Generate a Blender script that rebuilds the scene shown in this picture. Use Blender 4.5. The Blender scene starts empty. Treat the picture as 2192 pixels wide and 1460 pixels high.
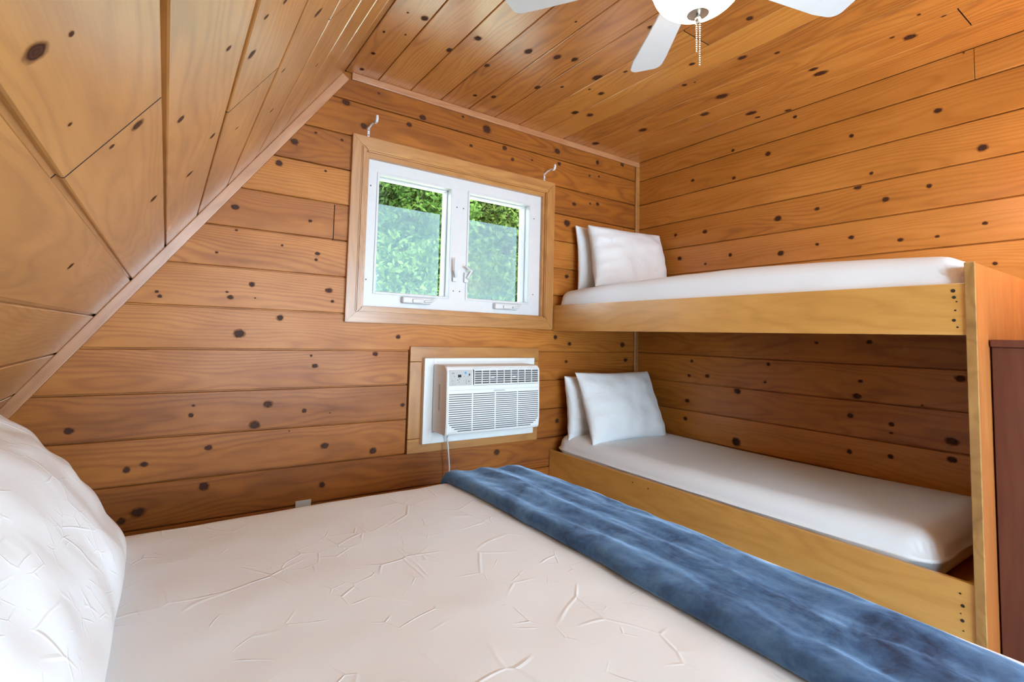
import bpy, bmesh, math, random
import numpy as np
from mathutils import Vector, Matrix, noise
random.seed(7)
C = bpy.context.scene.collection
PI = math.pi
# ------------------------------------------------------------------ camera, world, lights, exposure
D, RX, CE = 2.483, 2.954, 2.541            # back wall y, right wall x, ceiling z
SX, SZ, SA = -0.4544, 0.9308, math.radians(54.35)   # a point of the sloped wall and its pitch
YF = -1.7                                  # wall behind the camera
cd = bpy.data.cameras.new('camera'); cam = bpy.data.objects.new('camera', cd); C.objects.link(cam)
cam.matrix_world = Matrix(((0.838826, -0.056718, -0.541437, 0), (-0.543696, -0.036742, -0.838478, 0), (0.027664, 0.997714, -0.061658, 1.2), (0, 0, 0, 1)))
cd.sensor_width = 36; cd.lens = 36 * 1055.94 / 2192
cd.shift_x = 56.309 / 2192; cd.shift_y = -77.095 / 2192
cd.clip_start = 0.02; cd.clip_end = 200
sc = bpy.context.scene; sc.camera = cam
sc.view_settings.view_transform = 'Standard'; sc.view_settings.look = 'None'
sc.view_settings.gamma = 1; sc.view_settings.use_curve_mapping = False
sc.view_settings.exposure = 0.3
sc.cycles.max_bounces = 6; sc.cycles.diffuse_bounces = 4; sc.cycles.glossy_bounces = 2; sc.cycles.transmission_bounces = 4
sc.cycles.transparent_max_bounces = 10; sc.cycles.caustics_reflective = False; sc.cycles.caustics_refractive = False
sc.cycles.sample_clamp_indirect = 6
sc.cycles.use_denoising = True; sc.cycles.use_adaptive_sampling = True; sc.cycles.adaptive_threshold = .07; sc.cycles.adaptive_min_samples = 16
w = bpy.data.worlds.new('world'); sc.world = w; w.use_nodes = True
bg = w.node_tree.nodes['Background']; bg.inputs[0].default_value = (0.66, 0.83, 1.0, 1); bg.inputs[1].default_value = 8.5
def light(name, kind, loc, energy, color, size=.1, size_y=None, aim=None):
    l = bpy.data.lights.new(name, kind); l.energy = energy; l.color = color
    if kind == 'AREA':
        l.shape = 'RECTANGLE' if size_y else 'SQUARE'; l.size = size
        if size_y: l.size_y = size_y
    elif kind == 'POINT': l.shadow_soft_size = size
    elif kind == 'SUN': l.angle = size
    o = bpy.data.objects.new(name, l); C.objects.link(o); o.location = loc
    if aim is not None: o.rotation_euler = (Vector(aim) - Vector(loc)).to_track_quat('-Z', 'Y').to_euler()
    return o
light('sun', 'SUN', (8, 0, 12), 9.0, (1, .96, .88), .02, aim=(1.5, 4.5, 0))
# added fill light, cool like daylight, outside a made-up glass door behind the camera
light('front_fill_light', 'AREA', (1.4, YF - .22, 1.15), 105, (.56, .78, 1.0), 2.4, 1.9, aim=(1.4, 2, 1.15))
# ------------------------------------------------------------------ helpers
def tag(o, label=None, cat=None, group=None, kind=None):
    if label: o['label'] = label
    if cat: o['category'] = cat
    if group: o['group'] = group
    if kind: o['kind'] = kind
    return o
def empty(name, loc=(0, 0, 0), rz=0):
    o = bpy.data.objects.new(name, None); C.objects.link(o); o.location = loc; o.rotation_euler = (0, 0, rz)
    o.empty_display_size = .05; return o
def mesh_obj(name, V, F, mats, parent=None, smooth=False, mi=None, uvs=None, mw=None):
    me = bpy.data.meshes.new(name); me.from_pydata([tuple(v) for v in V], [], [tuple(f) for f in F])
    if not isinstance(mats, (list, tuple)): mats = [mats]
    for m in mats: me.materials.append(m)
    if mi: me.polygons.foreach_set('material_index', mi)
    if smooth: me.polygons.foreach_set('use_smooth', [True] * len(me.polygons))
    if uvs is not None:
        ul = me.uv_layers.new(name='UVMap')
        for l in me.loops: ul.data[l.index].uv = uvs[l.vertex_index]
    me.update()
    o = bpy.data.objects.new(name, me); C.objects.link(o)
    if parent is not None: o.parent = parent
    if mw is not None: o.matrix_basis = mw
    return o
class MB:
    def __init__(s): s.b = bmesh.new()
    def box(s, x0, x1, y0, y1, z0, z1, bev=0, seg=1, M=None):
        t = bmesh.new()
        vs = [t.verts.new((x, y, z)) for x in (x0, x1) for y in (y0, y1) for z in (z0, z1)]
        for f in ((0, 1, 3, 2), (4, 6, 7, 5), (0, 4, 5, 1), (2, 3, 7, 6), (0, 2, 6, 4), (1, 5, 7, 3)): t.faces.new([vs[i] for i in f])
        bmesh.ops.recalc_face_normals(t, faces=t.faces)
        if bev: bmesh.ops.bevel(t, geom=t.edges[:], offset=bev, segments=seg, affect='EDGES', profile=.6)
        s._add(t, M); return s
    def _add(s, t, M=None):
        if M is not None: bmesh.ops.transform(t, matrix=M, verts=t.verts)
        me = bpy.data.meshes.new('tmp'); t.to_mesh(me); t.free(); s.b.from_mesh(me); bpy.data.meshes.remove(me)
    def lathe(s, prof, n=32, M=None):
        t = bmesh.new(); rings = []
        for r, z in prof:
            if r < 1e-6: rings.append([t.verts.new((0, 0, z))])
            else: rings.append([t.verts.new((r * math.cos(2 * PI * k / n), r * math.sin(2 * PI * k / n), z)) for k in range(n)])
        for a, b in zip(rings, rings[1:]):
            for k in range(n):
                k2 = (k + 1) % n
                if len(a) == 1 and len(b) == 1: continue
                if len(a) == 1: t.faces.new((a[0], b[k], b[k2]))
                elif len(b) == 1: t.faces.new((a[k], b[0], a[k2]))
                else: t.faces.new((a[k], b[k], b[k2], a[k2]))
        bmesh.ops.recalc_face_normals(t, faces=t.faces); s._add(t, M); return s
    def tube(s, pts, r, n=8, cap=True):
        pts = [Vector(p) for p in pts]; t = bmesh.new(); rings = []; up = None
        for i, p in enumerate(pts):
            d = (pts[min(i + 1, len(pts) - 1)] - pts[max(i - 1, 0)]).normalized()
            if up is None: up = Vector((0, 0, 1)) if abs(d.z) < .9 else Vector((1, 0, 0))
            a = d.cross(up).normalized(); b = a.cross(d).normalized(); up = b
            rr = r[i] if isinstance(r, (list, tuple)) else r
            rings.append([t.verts.new(p + (a * math.cos(2 * PI * k / n) + b * math.sin(2 * PI * k / n)) * rr) for k in range(n)])
        for a, b in zip(rings, rings[1:]):
            for k in range(n): t.faces.new((a[k], a[(k + 1) % n], b[(k + 1) % n], b[k]))
        if cap: t.faces.new(rings[0]); t.faces.new(rings[-1])
        bmesh.ops.recalc_face_normals(t, faces=t.faces); s._add(t); return s
    def prism(s, poly, z0, z1, bev=0, M=None):
        t = bmesh.new(); a = [t.verts.new((x, y, z0)) for x, y in poly]; b = [t.verts.new((x, y, z1)) for x, y in poly]
        t.faces.new(a); t.faces.new(b)
        for i in range(len(a)): t.faces.new((a[i], a[(i + 1) % len(a)], b[(i + 1) % len(a)], b[i]))
        bmesh.ops.recalc_face_normals(t, faces=t.faces)
        if bev: bmesh.ops.bevel(t, geom=t.edges[:], offset=bev, segments=2, affect='EDGES')
        s._add(t, M); return s
    def build(s, name, mat, parent=None, smooth=None, mw=None):
        me = bpy.data.meshes.new(name); s.b.to_mesh(me); s.b.free(); me.materials.append(mat)
        o = bpy.data.objects.new(name, me); C.objects.link(o)
        if smooth:
            me.polygons.foreach_set('use_smooth', [True] * len(me.polygons))
            me.set_sharp_from_angle(angle=math.radians(smooth))
        if parent is not None: o.parent = parent
        if mw is not None: o.matrix_basis = mw
        return o
# ------------------------------------------------------------------ materials
class NT:
    def __init__(s, name):
        s.m = bpy.data.materials.new(name); s.m.use_nodes = True; s.t = s.m.node_tree; s.n = s.t.nodes
        s.p = s.n['Principled BSDF']; s.out = s.n['Material Output']
    def new(s, typ, **kw):
        n = s.n.new(typ)
        for k, v in kw.items(): setattr(n, k, v)
        return n
    def link(s, a, b): s.t.links.new(a, b)
    def math(s, op, a, b=None, c=None, clamp=False):
        n = s.new('ShaderNodeMath', operation=op, use_clamp=clamp)
        for i, v in enumerate((a, b, c)):
            if v is None: continue
            if isinstance(v, (int, float)): n.inputs[i].default_value = v
            else: s.link(v, n.inputs[i])
        return n.outputs[0]
    def vmath(s, op, a, b=None):
        n = s.new('ShaderNodeVectorMath', operation=op)
        for i, v in enumerate((a, b)):
            if v is None: continue
            if isinstance(v, (tuple, list)): n.inputs[i].default_value = v
            else: s.link(v, n.inputs[i])
        return n.outputs[0]
    def noise(s, vec, scale, detail=3, rough=.5, dist=0):
        n = s.new('ShaderNodeTexNoise'); s.link(vec, n.inputs['Vector']); n.inputs['Scale'].default_value = scale
        n.inputs['Detail'].default_value = detail; n.inputs['Roughness'].default_value = rough; n.inputs['Distortion'].default_value = dist
        return n.outputs['Fac']
    def ramp(s, fac, stops):
        n = s.new('ShaderNodeValToRGB'); s.link(fac, n.inputs[0]); e = n.color_ramp.elements
        while len(e) < len(stops): e.new(.5)
        for i, (p, c) in enumerate(stops):
            e[i].position = p; e[i].color = (*c, 1) if len(c) == 3 else c
        return n.outputs[0]
    def mix(s, fac, a, b, mode='MIX'):
        n = s.new('ShaderNodeMix', data_type='RGBA', blend_type=mode)
        for i, v in ((0, fac), (6, a), (7, b)):
            if isinstance(v, (int, float)): n.inputs[i].default_value = v
            elif isinstance(v, (tuple, list)): n.inputs[i].default_value = (*v, 1) if len(v) == 3 else v
            else: s.link(v, n.inputs[i])
        return n.outputs[2]
    def bump(s, h, strength=.3, dist=.01, prev=None):
        n = s.new('ShaderNodeBump'); n.inputs['Strength'].default_value = strength; n.inputs['Distance'].default_value = dist
        s.link(h, n.inputs['Height'])
        if prev is not None: s.link(prev, n.inputs['Normal'])
        return n.outputs[0]
    def set(s, **kw):
        for k, v in kw.items():
            i = s.p.inputs[k.replace('_', ' ')]
            if isinstance(v, (int, float)): i.default_value = v
            elif isinstance(v, (tuple, list)): i.default_value = (*v, 1) if len(v) == 3 else v
            else: s.link(v, i)
        return s.m
def plain(name, col, rough=.5, metal=0, **kw):
    t = NT(name); tc = t.new('ShaderNodeTexCoord')
    n = t.noise(tc.outputs['Object'], 18, 3)
    c = t.mix(n, tuple(x * .94 for x in col), tuple(min(1, x * 1.04) for x in col))
    return t.set(Base_Color=c, Roughness=rough, Metallic=metal, **kw)
def wood(name, light, mid, dark, rough=.36, coat=.6, vary=.5, ring=1.0, axis=0, cior=1.5, spec=.5):
    """planed pine: grain runs along local X (axis 0) or Z (axis 2)"""
    t = NT(name); tc = t.new('ShaderNodeTexCoord'); oi = t.new('ShaderNodeObjectInfo')
    sep = t.new('ShaderNodeSeparateXYZ'); t.link(tc.outputs['Object'], sep.inputs[0])
    x, y, z = sep.outputs
    if axis == 2: x, z = z, x
    rnd = oi.outputs['Random']
    xo = t.math('MULTIPLY_ADD', rnd, 53.0, x); yo = t.math('MULTIPLY_ADD', rnd, 17.0, y)
    def vec(sx, sy):
        c = t.new('ShaderNodeCombineXYZ'); t.link(t.math('MULTIPLY', xo, sx), c.inputs[0]); t.link(t.math('MULTIPLY', yo, sy), c.inputs[1])
        t.link(t.math('MULTIPLY', z, sy), c.inputs[2]); return c.outputs[0]
    slow = t.noise(vec(1.1, 5), 1, 2, .5)
    warp = t.noise(vec(3.0, 14), 1, 3, .5)
    yc = t.math('SUBTRACT', y, t.math('MULTIPLY_ADD', rnd, .14, .02))
    yc2 = t.math('MULTIPLY', yc, yc)
    f = t.math('MULTIPLY', yc2, 260.0)
    f = t.math('ADD', f, t.math('MULTIPLY', y, 22.0))
    f = t.math('ADD', f, t.math('MULTIPLY', x, .9))
    f = t.math('ADD', f, t.math('MULTIPLY', slow, 9.0)); f = t.math('ADD', f, t.math('MULTIPLY', warp, 1.6))
    s_ = t.math('SINE', t.math('MULTIPLY', f, 6.283))
    ringv = t.math('POWER', t.math('MULTIPLY_ADD', s_, .5, .5), 2.2)
    amt = t.math('MULTIPLY', t.noise(vec(.8, 3), 1, 2), ring)
    ringv = t.math('MULTIPLY', ringv, amt)
    fib = t.noise(vec(9, 420), 1, 4, .6)
    blot = t.noise(vec(2.2, 9), 1, 3, .6)
    v = t.math('MULTIPLY', ringv, .42)
    v = t.math('ADD', v, t.math('MULTIPLY', t.math('SUBTRACT', fib, .5), .35))
    v = t.math('ADD', v, t.math('MULTIPLY', t.math('SUBTRACT', blot, .5), .85))
    v = t.math('ADD', v, t.math('MULTIPLY', t.math('SUBTRACT', rnd, .5), vary))
    v = t.math('ADD', v, .38, clamp=True)
    col = t.ramp(v, [(0, light), (.42, mid), (1, dark)])
    bp = t.bump(t.math('ADD', t.math('MULTIPLY', ringv, .6), fib), .08, .002)
    bp = t.bump(t.noise(vec(2, 12), 1, 2), .12, .02, bp)
    r = t.math('MULTIPLY_ADD', blot, .14, rough - .07)
    t.set(Base_Color=col, Roughness=r, Normal=bp, Coat_Weight=coat, Coat_Roughness=.25, Coat_IOR=cior, Specular_IOR_Level=spec)
    return t.m
M = {}
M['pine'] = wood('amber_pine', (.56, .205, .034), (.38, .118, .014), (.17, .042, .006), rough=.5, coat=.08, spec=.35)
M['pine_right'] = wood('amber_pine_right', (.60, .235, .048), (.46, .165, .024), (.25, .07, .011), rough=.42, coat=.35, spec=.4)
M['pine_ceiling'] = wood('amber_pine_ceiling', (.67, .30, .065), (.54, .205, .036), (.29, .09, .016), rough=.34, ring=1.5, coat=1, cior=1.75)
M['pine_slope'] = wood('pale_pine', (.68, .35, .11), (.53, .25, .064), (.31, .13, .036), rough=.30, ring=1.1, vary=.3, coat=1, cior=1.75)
M['casing'] = wood('casing_pine', (.60, .30, .09), (.46, .20, .055), (.30, .115, .028), vary=.25)
M['trim'] = wood('trim_pine', (.62, .31, .15), (.48, .21, .09), (.32, .12, .045), vary=.2)
M['ply'] = wood('golden_plywood', (.74, .40, .11), (.60, .29, .065), (.40, .16, .03), rough=.4, vary=.15, ring=.7)
M['edge'] = wood('plywood_edge', (.50, .27, .08), (.36, .17, .04), (.18, .075, .015), rough=.55, vary=.1)
M['panel'] = wood('orange_panel', (.58, .21, .05), (.44, .13, .026), (.28, .07, .013), rough=.4, vary=.1, ring=.5, axis=2)
M['cabinet'] = wood('cabinet_wood', (.16, .045, .016), (.11, .027, .010), (.06, .014, .006), rough=.62, coat=0, vary=.1, ring=.5, axis=2)
M['floor'] = wood('neutral_bounce_floor', (.62, .62, .62), (.56, .56, .56), (.48, .48, .48), rough=.5)  # unseen floor, its grey made up to bounce neutral light onto the whites
M['dark'] = plain('shadow_gap', (.035, .018, .01), .9)
def knot_material():
    t = NT('knot'); uv = t.new('ShaderNodeTexCoord'); tc = uv
    ln = t.new('ShaderNodeVectorMath', operation='LENGTH'); t.link(uv.outputs['UV'], ln.inputs[0])
    n = t.noise(tc.outputs['Object'], 90, 3)
    n2 = t.noise(tc.outputs['Object'], 260, 2)
    d = t.math('ADD', ln.outputs['Value'], t.math('MULTIPLY', t.math('SUBTRACT', n, .5), .55))
    col = t.ramp(d, [(0, (.085, .03, .016)), (.2, (.045, .014, .009)), (.33, (.11, .035, .015)), (.46, (.025, .008, .006)), (.58, (.12, .04, .014)), (1, (.24, .085, .02))])
    col = t.mix(t.math('MULTIPLY', n2, .35), col, (.02, .008, .006))
    a = t.ramp(d, [(0, (1, 1, 1)), (.5, (1, 1, 1)), (.62, (.55, .55, .55)), (.95, (0, 0, 0))])
    t.set(Base_Color=col, Roughness=.6, Alpha=a, Specular_IOR_Level=.2)
    return t.m
M['knot'] = knot_material()
def fabric(name, col, bump_big=.25, crease=.3, sheen=0.0, scale=1.0, vec='Object'):
    t = NT(name); tc = t.new('ShaderNodeTexCoord'); P = tc.outputs[vec]
    big = t.noise(P, 3.2 * scale, 3, .5, .6)
    # pressed-in fold lines: distorted cell borders, masked
    warp = t.new('ShaderNodeTexNoise'); t.link(P, warp.inputs['Vector']); warp.inputs['Scale'].default_value = 2.5 * scale
    wv = t.vmath('ADD', P, t.vmath('SCALE', warp.outputs['Color'])); 
    for n in t.n:
        if n.type == 'VECT_MATH' and n.operation == 'SCALE': n.inputs[3].default_value = .12
    lines = None
    for sc_, th_ in ((6.5, .48), (13, .52)):
        vo = t.new('ShaderNodeTexVoronoi', feature='DISTANCE_TO_EDGE'); t.link(wv, vo.inputs['Vector']); vo.inputs['Scale'].default_value = sc_ * scale
        line = t.math('SUBTRACT', 1, t.math('MULTIPLY', vo.outputs['Distance'], 30), clamp=True)
        mp = t.new('ShaderNodeMapping'); mp.inputs['Location'].default_value = (sc_, 3, 1); t.link(P, mp.inputs[0])
        line = t.math('MULTIPLY', line, t.math('MULTIPLY', t.math('SUBTRACT', t.noise(mp.outputs[0], sc_ * .8 * scale, 2), th_), 6, clamp=True))
        lines = line if lines is None else t.math('ADD', lines, line)
    line = lines
    fine = t.noise(P, 900, 2)
    bp = t.bump(big, bump_big, .03); bp = t.bump(line, crease, .004, bp); bp = t.bump(fine, .05, .0006, bp)
    c = t.mix(big, tuple(v * .97 for v in col), col)
    t.set(Base_Color=c, Roughness=.85, Normal=bp, Sheen_Weight=sheen)
    return t.m
M['sheet'] = fabric('white_sheet', (.79, .82, .85), .12, .42)
M['mattress'] = fabric('white_mattress_cover', (.81, .83, .86), .10, .08, scale=1.3)
M['pillow'] = fabric('white_pillowcase', (.81, .83, .85), .3, .35, scale=1.6)
M['boxspring'] = fabric('box_spring_cloth', (.7, .69, .66), .1, .1)
def velvet():
    t = NT('blue_plush'); tc = t.new('ShaderNodeTexCoord'); P = tc.outputs['Object']
    mp = t.new('ShaderNodeMapping'); mp.inputs['Scale'].default_value = (1.5, 1.0, 1); t.link(P, mp.inputs[0])
    a = t.noise(mp.outputs[0], 4.5, 5, .62, 1.2); b = t.noise(P, 38, 4, .6, .8)
    v = t.math('ADD', t.math('MULTIPLY', a, .75), t.math('MULTIPLY', b, .25))
    col = t.ramp(v, [(.3, (.006, .018, .055)), (.44, (.03, .085, .19)), (.66, (.085, .19, .35))])
    st = t.ramp(v, [(.33, (.03, .06, .12)), (.55, (.42, .60, .85))])
    bp = t.bump(a, .14, .02); bp = t.bump(t.noise(P, 320, 3), .25, .0015, bp)
    t.set(Base_Color=col, Roughness=.75, Normal=bp, Sheen_Weight=.9, Sheen_Roughness=.3, Sheen_Tint=st)
    return t.m
M['blanket'] = velvet()
M['vinyl'] = plain('white_vinyl', (.71, .70, .695), .35)
M['acwhite'] = plain('white_plastic', (.80, .795, .78), .4)
M['acdark'] = plain('grille_shadow', (.10, .085, .08), .7)
M['acgrey'] = plain('grey_control_strip', (.50, .48, .45), .45)
M['display'] = plain('dark_display', (.03, .03, .035), .2)
M['sticker'] = plain('blue_sticker', (.10, .33, .62), .4)
M['green_light'] = plain('green_mark', (.05, .2, .06), .4)
M['metal'] = plain('brushed_metal', (.62, .59, .52), .28, 1)
M['nickel'] = plain('satin_nickel', (.66, .62, .55), .3, 1)
M['outlet'] = plain('ivory_plastic', (.62, .61, .56), .4)
M['fanwhite'] = plain('fan_white', (.62, .61, .60), .4)
M['iron'] = plain('dark_nail', (.02, .014, .01), .5)
M['bounce_ground'] = plain('pale_bounce_ground', (.60, .60, .42), .95)  # ground out of view, made pale to reflect light up through the window
M['bark'] = plain('bark', (.08, .055, .035), .9)
def emis(name, col, strength):
    t = NT(name); t.set(Base_Color=(.9, .9, .88), Roughness=.3, Emission_Color=col, Emission_Strength=strength); return t.m
M['bowl'] = emis('lit_opal_glass', (1, .95, .88), 20.0)
def glass():
    t = NT('window_glass'); tr = t.new('ShaderNodeBsdfTransparent'); tr.inputs[0].default_value = (.96, .98, .97, 1)
    gl = t.new('ShaderNodeBsdfGlossy'); gl.inputs['Roughness'].default_value = .02
    fr = t.new('ShaderNodeFresnel'); fr.inputs[0].default_value = 1.28
    mx = t.new('ShaderNodeMixShader'); t.link(fr.outputs[0], mx.inputs[0]); t.link(tr.outputs[0], mx.inputs[1]); t.link(gl.outputs[0], mx.inputs[2])
    t.link(mx.outputs[0], t.out.inputs[0]); return t.m
M['glass'] = glass()
def screen():
    t = NT('insect_screen'); tr = t.new('ShaderNodeBsdfTransparent')
    df = t.new('ShaderNodeBsdfDiffuse'); df.inputs[0].default_value = (.20, .25, .28, 1)
    tl = t.new('ShaderNodeBsdfTranslucent'); tl.inputs[0].default_value = (.20, .25, .28, 1)
    a = t.new('ShaderNodeAddShader'); t.link(df.outputs[0], a.inputs[0]); t.link(tl.outputs[0], a.inputs[1])
    mx = t.new('ShaderNodeMixShader'); mx.inputs[0].default_value = .26
    t.link(tr.outputs[0], mx.inputs[1]); t.link(a.outputs[0], mx.inputs[2]); t.link(mx.outputs[0], t.out.inputs[0]); return t.m
M['screen'] = screen()
def leafmat(name, a, b):
    t = NT(name); g = t.new('ShaderNodeNewGeometry')
    c = t.ramp(g.outputs['Random Per Island'], [(0, a), (1, b)])
    df = t.new('ShaderNodeBsdfDiffuse'); tl = t.new('ShaderNodeBsdfTranslucent'); t.link(c, df.inputs[0]); t.link(c, tl.inputs[0])
    mx = t.new('ShaderNodeMixShader'); mx.inputs[0].default_value = .45
    t.link(df.outputs[0], mx.inputs[1]); t.link(tl.outputs[0], mx.inputs[2]); t.link(mx.outputs[0], t.out.inputs[0]); return t.m
M['leaf_a'] = leafmat('leaf_green', (.008, .035, .004), (.19, .29, .06))
M['leaf_b'] = leafmat('leaf_yellow_green', (.012, .045, .005), (.26, .33, .075))

# ------------------------------------------------------------------ planks
KN_BACK='0.472,2.113,0.019 0.408,1.993,0.0166 0.57,2.182,0.0065 0.701,2.176,0.0089 0.627,2,0.0065 0.233,1.751,0.0138 0.565,1.737,0.0085 0.244,1.646,0.0059 0.171,1.536,0.0058 0.442,1.601,0.0062 0.608,1.58,0.0107 0.603,1.549,0.0086 0.321,1.404,0.014 -0.04,1.346,0.0073 -0.029,1.327,0.0091 0.236,1.34,0.0117 0.221,1.363,0.0058 0.338,1.343,0.004 0.671,1.402,0.0152 0.692,1.349,0.0087 0.449,1.257,0.0164 0.28,1.178,0.0216 0.621,1.029,0.0127 0.601,1.079,0.0063 -0.252,0.929,0.0136 -0.291,0.788,0.0151 0.113,0.823,0.0112 0.119,0.864,0.0056 0.418,0.855,0.0181 0.366,0.762,0.0218 0.581,0.815,0.0125 0.704,0.797,0.0043 0.185,0.679,0.0133 0.687,0.639,0.017 -0.1,0.618,0.014 -0.043,0.634,0.0125 0.682,0.451,0.0148 0.177,0.515,0.0207 -0.053,0.443,0.0212 -0.106,0.417,0.0139 0.517,0.723,0.0041 0.714,2.379,0.0201 1.147,2.414,0.0196 1.067,2.352,0.0144 0.812,2.278,0.0182 1.576,2.456,0.0292 1.467,2.328,0.0104 1.711,2.371,0.0163 1.774,2.313,0.0137 1.93,2.342,0.0084 2.143,2.449,0.0205 2.161,2.367,0.0146 2.52,2.455,0.0186 2.776,2.496,0.0194 2.444,2.344,0.0092 2.536,2.356,0.0093 2.303,2.116,0.0149 2.453,2.145,0.0092 2.526,2.154,0.0154 2.242,1.974,0.0265 0.886,2.477,0.007 1.406,2.489,0.0077 1.049,1.18,0.014 1.091,0.815,0.0117 1.71,0.502,0.0209 2.255,1.041,0.0116 2.282,1.16,0.0146 2.157,1.201,0.0172 2.183,0.655,0.0171 0.925,1.087,0.0136 0.934,0.589,0.018 2.797,1.16,0.0222 2.246,1.611,0.0146 2.833,1.048,0.0159'
KN_RIGHT='1.365,2.498,0.0099 1.735,2.414,0.011 1.518,2.328,0.0155 2.019,2.293,0.0118 1.729,2.235,0.011 1.091,2.295,0.0114 0.746,2.301,0.0141 0.602,2.08,0.019 1.009,2.074,0.0088 1.068,2.016,0.0157 0.952,1.927,0.0151 1.259,1.942,0.0119 1.465,1.926,0.0177 1.691,2.033,0.0189 0.785,1.954,0.0122 0.603,1.745,0.0094 1.928,1.925,0.0144 0.653,2.534,0.0039 2.153,1.938,0.0122 2.119,1.769,0.015 1.755,1.748,0.0137 1.925,1.71,0.0086 1.261,1.746,0.0095 1.101,1.76,0.0113 0.897,1.717,0.0105 0.576,1.567,0.0093 0.761,1.712,0.008 1.451,1.721,0.0176 1.27,1.21,0.0094 1.031,1.221,0.0109 0.828,1.109,0.0101 1.072,1.022,0.0088 1.087,0.944,0.0154 0.698,1.069,0.0153 1.525,1.078,0.0126 0.832,0.933,0.006 2.023,1.068,0.0116 1.912,0.978,0.014 2.044,0.97,0.0116 2.058,0.801,0.0145 2.071,0.682,0.0145 1.713,0.904,0.0213 1.544,0.973,0.0076 1.72,0.595,0.0291 1.119,0.843,0.0133 0.95,0.828,0.0125 0.951,0.786,0.0063 0.732,0.788,0.0193 1.126,0.661,0.0133 0.956,0.674,0.0125 0.735,0.708,0.0154'
KN_CEIL='1.866,0.776,0.0055 1.858,0.85,0.0167 2.05,0.743,0.0058 2.013,0.83,0.0059 2.242,0.763,0.0105 2.414,0.767,0.0111 2.003,1.05,0.0144 1.847,1.111,0.0177 2.012,1.266,0.0151 1.796,1.359,0.0184 1.752,1.501,0.0167 1.719,1.581,0.0147 2.307,1.38,0.0122 2.259,1.474,0.0147 2.033,1.607,0.0164 1.774,1.792,0.0246 1.88,1.929,0.0167 1.884,1.845,0.007 1.952,1.709,0.0093 1.651,1.862,0.0087 2.135,1.975,0.0207 2.105,2.068,0.0209 2.06,2.49,0.0223 2.397,2.412,0.0239 1.348,1.673,0.0112 1.504,1.388,0.0055 1.249,2.208,0.0164 1.137,2.298,0.01 1.075,1.956,0.0144 0.75,2.633,0.0226 1.105,2.648,0.0237 1.107,2.58,0.0148 0.922,2.554,0.0099 0.794,2.576,0.0076 1.518,2.479,0.0261 1.562,2.212,0.0137 1.514,2.23,0.0068 1.698,2.6,0.0205 1.534,2.801,0.0229 1.393,2.933,0.0175 1.541,2.885,0.0129 0.676,2.478,0.007 0.623,2.568,0.007 1.419,2.068,0.0126'
KN_SLOPE='0.532,0.604,0.0078 0.541,0.638,0.0022 0.871,0.692,0.0076 0.871,0.644,0.0037 1.011,0.782,0.0061 0.869,0.881,0.0042 0.992,0.961,0.0073 0.869,0.97,0.0043 1.488,1.007,0.0048 1.333,0.896,0.0063 1.323,1.15,0.0056 1.653,1.418,0.0058 1.702,1.207,0.0071 0.87,1.018,0.0044 1.096,1.198,0.0087 0.704,0.604,0.0024 1.417,0.708,0.0073 1.511,0.831,0.0081 1.337,0.48,0.0064'

def KL(s, f=1): return [(a, b_, c_ * f) for a, b_, c_ in (tuple(float(v) for v in k.split(',')) for k in s.split())]
krnd = random.Random(3)
def plank(parent, O, Y, N, w, a0, a1, b0, b1, mat, knots=(), y_lo=None, th=.018, g=.006, gd=.004):
    """one board: O origin of its row, Y across, N out of the wall; along = Y x N.
    a0..a1 extent along at its lower edge, b0..b1 at its upper edge; knots = (along, across, radius)"""
    Y = Vector(Y).normalized(); N = Vector(N).normalized(); X = Y.cross(N)
    s = min(a0, b0)
    prof = [(0, 0), (0, gd), (g - .001, gd), (g, th - .002), (g + .0025, th), (w - .0025, th), (w - .0004, th - .0025), (w - .0004, 0)]
    V = []
    for e0, e1 in ((a0, b0), (a1, b1)):
        for y, z in prof: V.append((e0 + (e1 - e0) * y / w - s, y, z))
    n = len(prof); F = [[i, (i + 1) % n, n + (i + 1) % n, n + i] for i in range(n)]
    F += [[i for i in range(n)][::-1], [n + i for i in range(n)]]
    F = [f[::-1] for f in F]
    mi = [0] * (len(F) - 2) + [2, 2]; uv = [(0, 0)] * len(V)
    for (ka, ky, kr) in knots:
        if not (g + .004 < ky < w - .004): continue
        xa = ka - s
        lo = a0 + (b0 - a0) * ky / w - s; hi = a1 + (b1 - a1) * ky / w - s
        if not (lo + .004 < xa < hi - .004): continue
        R = kr * 1.15; el = krnd.uniform(1.0, 1.45); k0 = len(V); m = 14; rot = krnd.uniform(0, 6.28)
        V.append((xa, ky, th + .0005)); uv.append((0, 0))
        for q in range(m):
            an = 2 * PI * q / m
            px, py = R * el * math.cos(an), R * math.sin(an)
            f = 1
            if ky + py > w - .003: f = (w - .003 - ky) / py
            if ky + py < g + .003: f = min(f, (g + .003 - ky) / py)
            if xa + px < lo + .002: f = min(f, (lo + .002 - xa) / px)
            if xa + px > hi - .002: f = min(f, (hi - .002 - xa) / px)
            V.append((xa + px * f, ky + py * f, th + .0004)); uv.append((math.cos(an) * f, math.sin(an) * f))
        for q in range(m): F.append([k0, k0 + 1 + q, k0 + 1 + (q + 1) % m]); mi.append(1)
    Mx = Matrix((X, Y, N)).transposed().to_4x4(); Mx.translation = Vector(O) + X * s - N * th
    o = mesh_obj('plank', V, F, [mat, M['knot'], M['dark']], parent, mi=mi, uvs=uv, mw=Mx)
    return o
def shell(name, boxes, mat=None):
    b = MB()
    for bx in boxes: b.box(*bx)
    o = b.build(name, mat or M['dark']); o['kind'] = 'structure'; return o
T0 = .018
H = [2.3923 - .184 * k for k in range(14)]        # board joints, both timber walls (last = 0)
H[-1] = 0.0
def slope_x(z): return SX + (z - SZ) / math.tan(SA)
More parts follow.
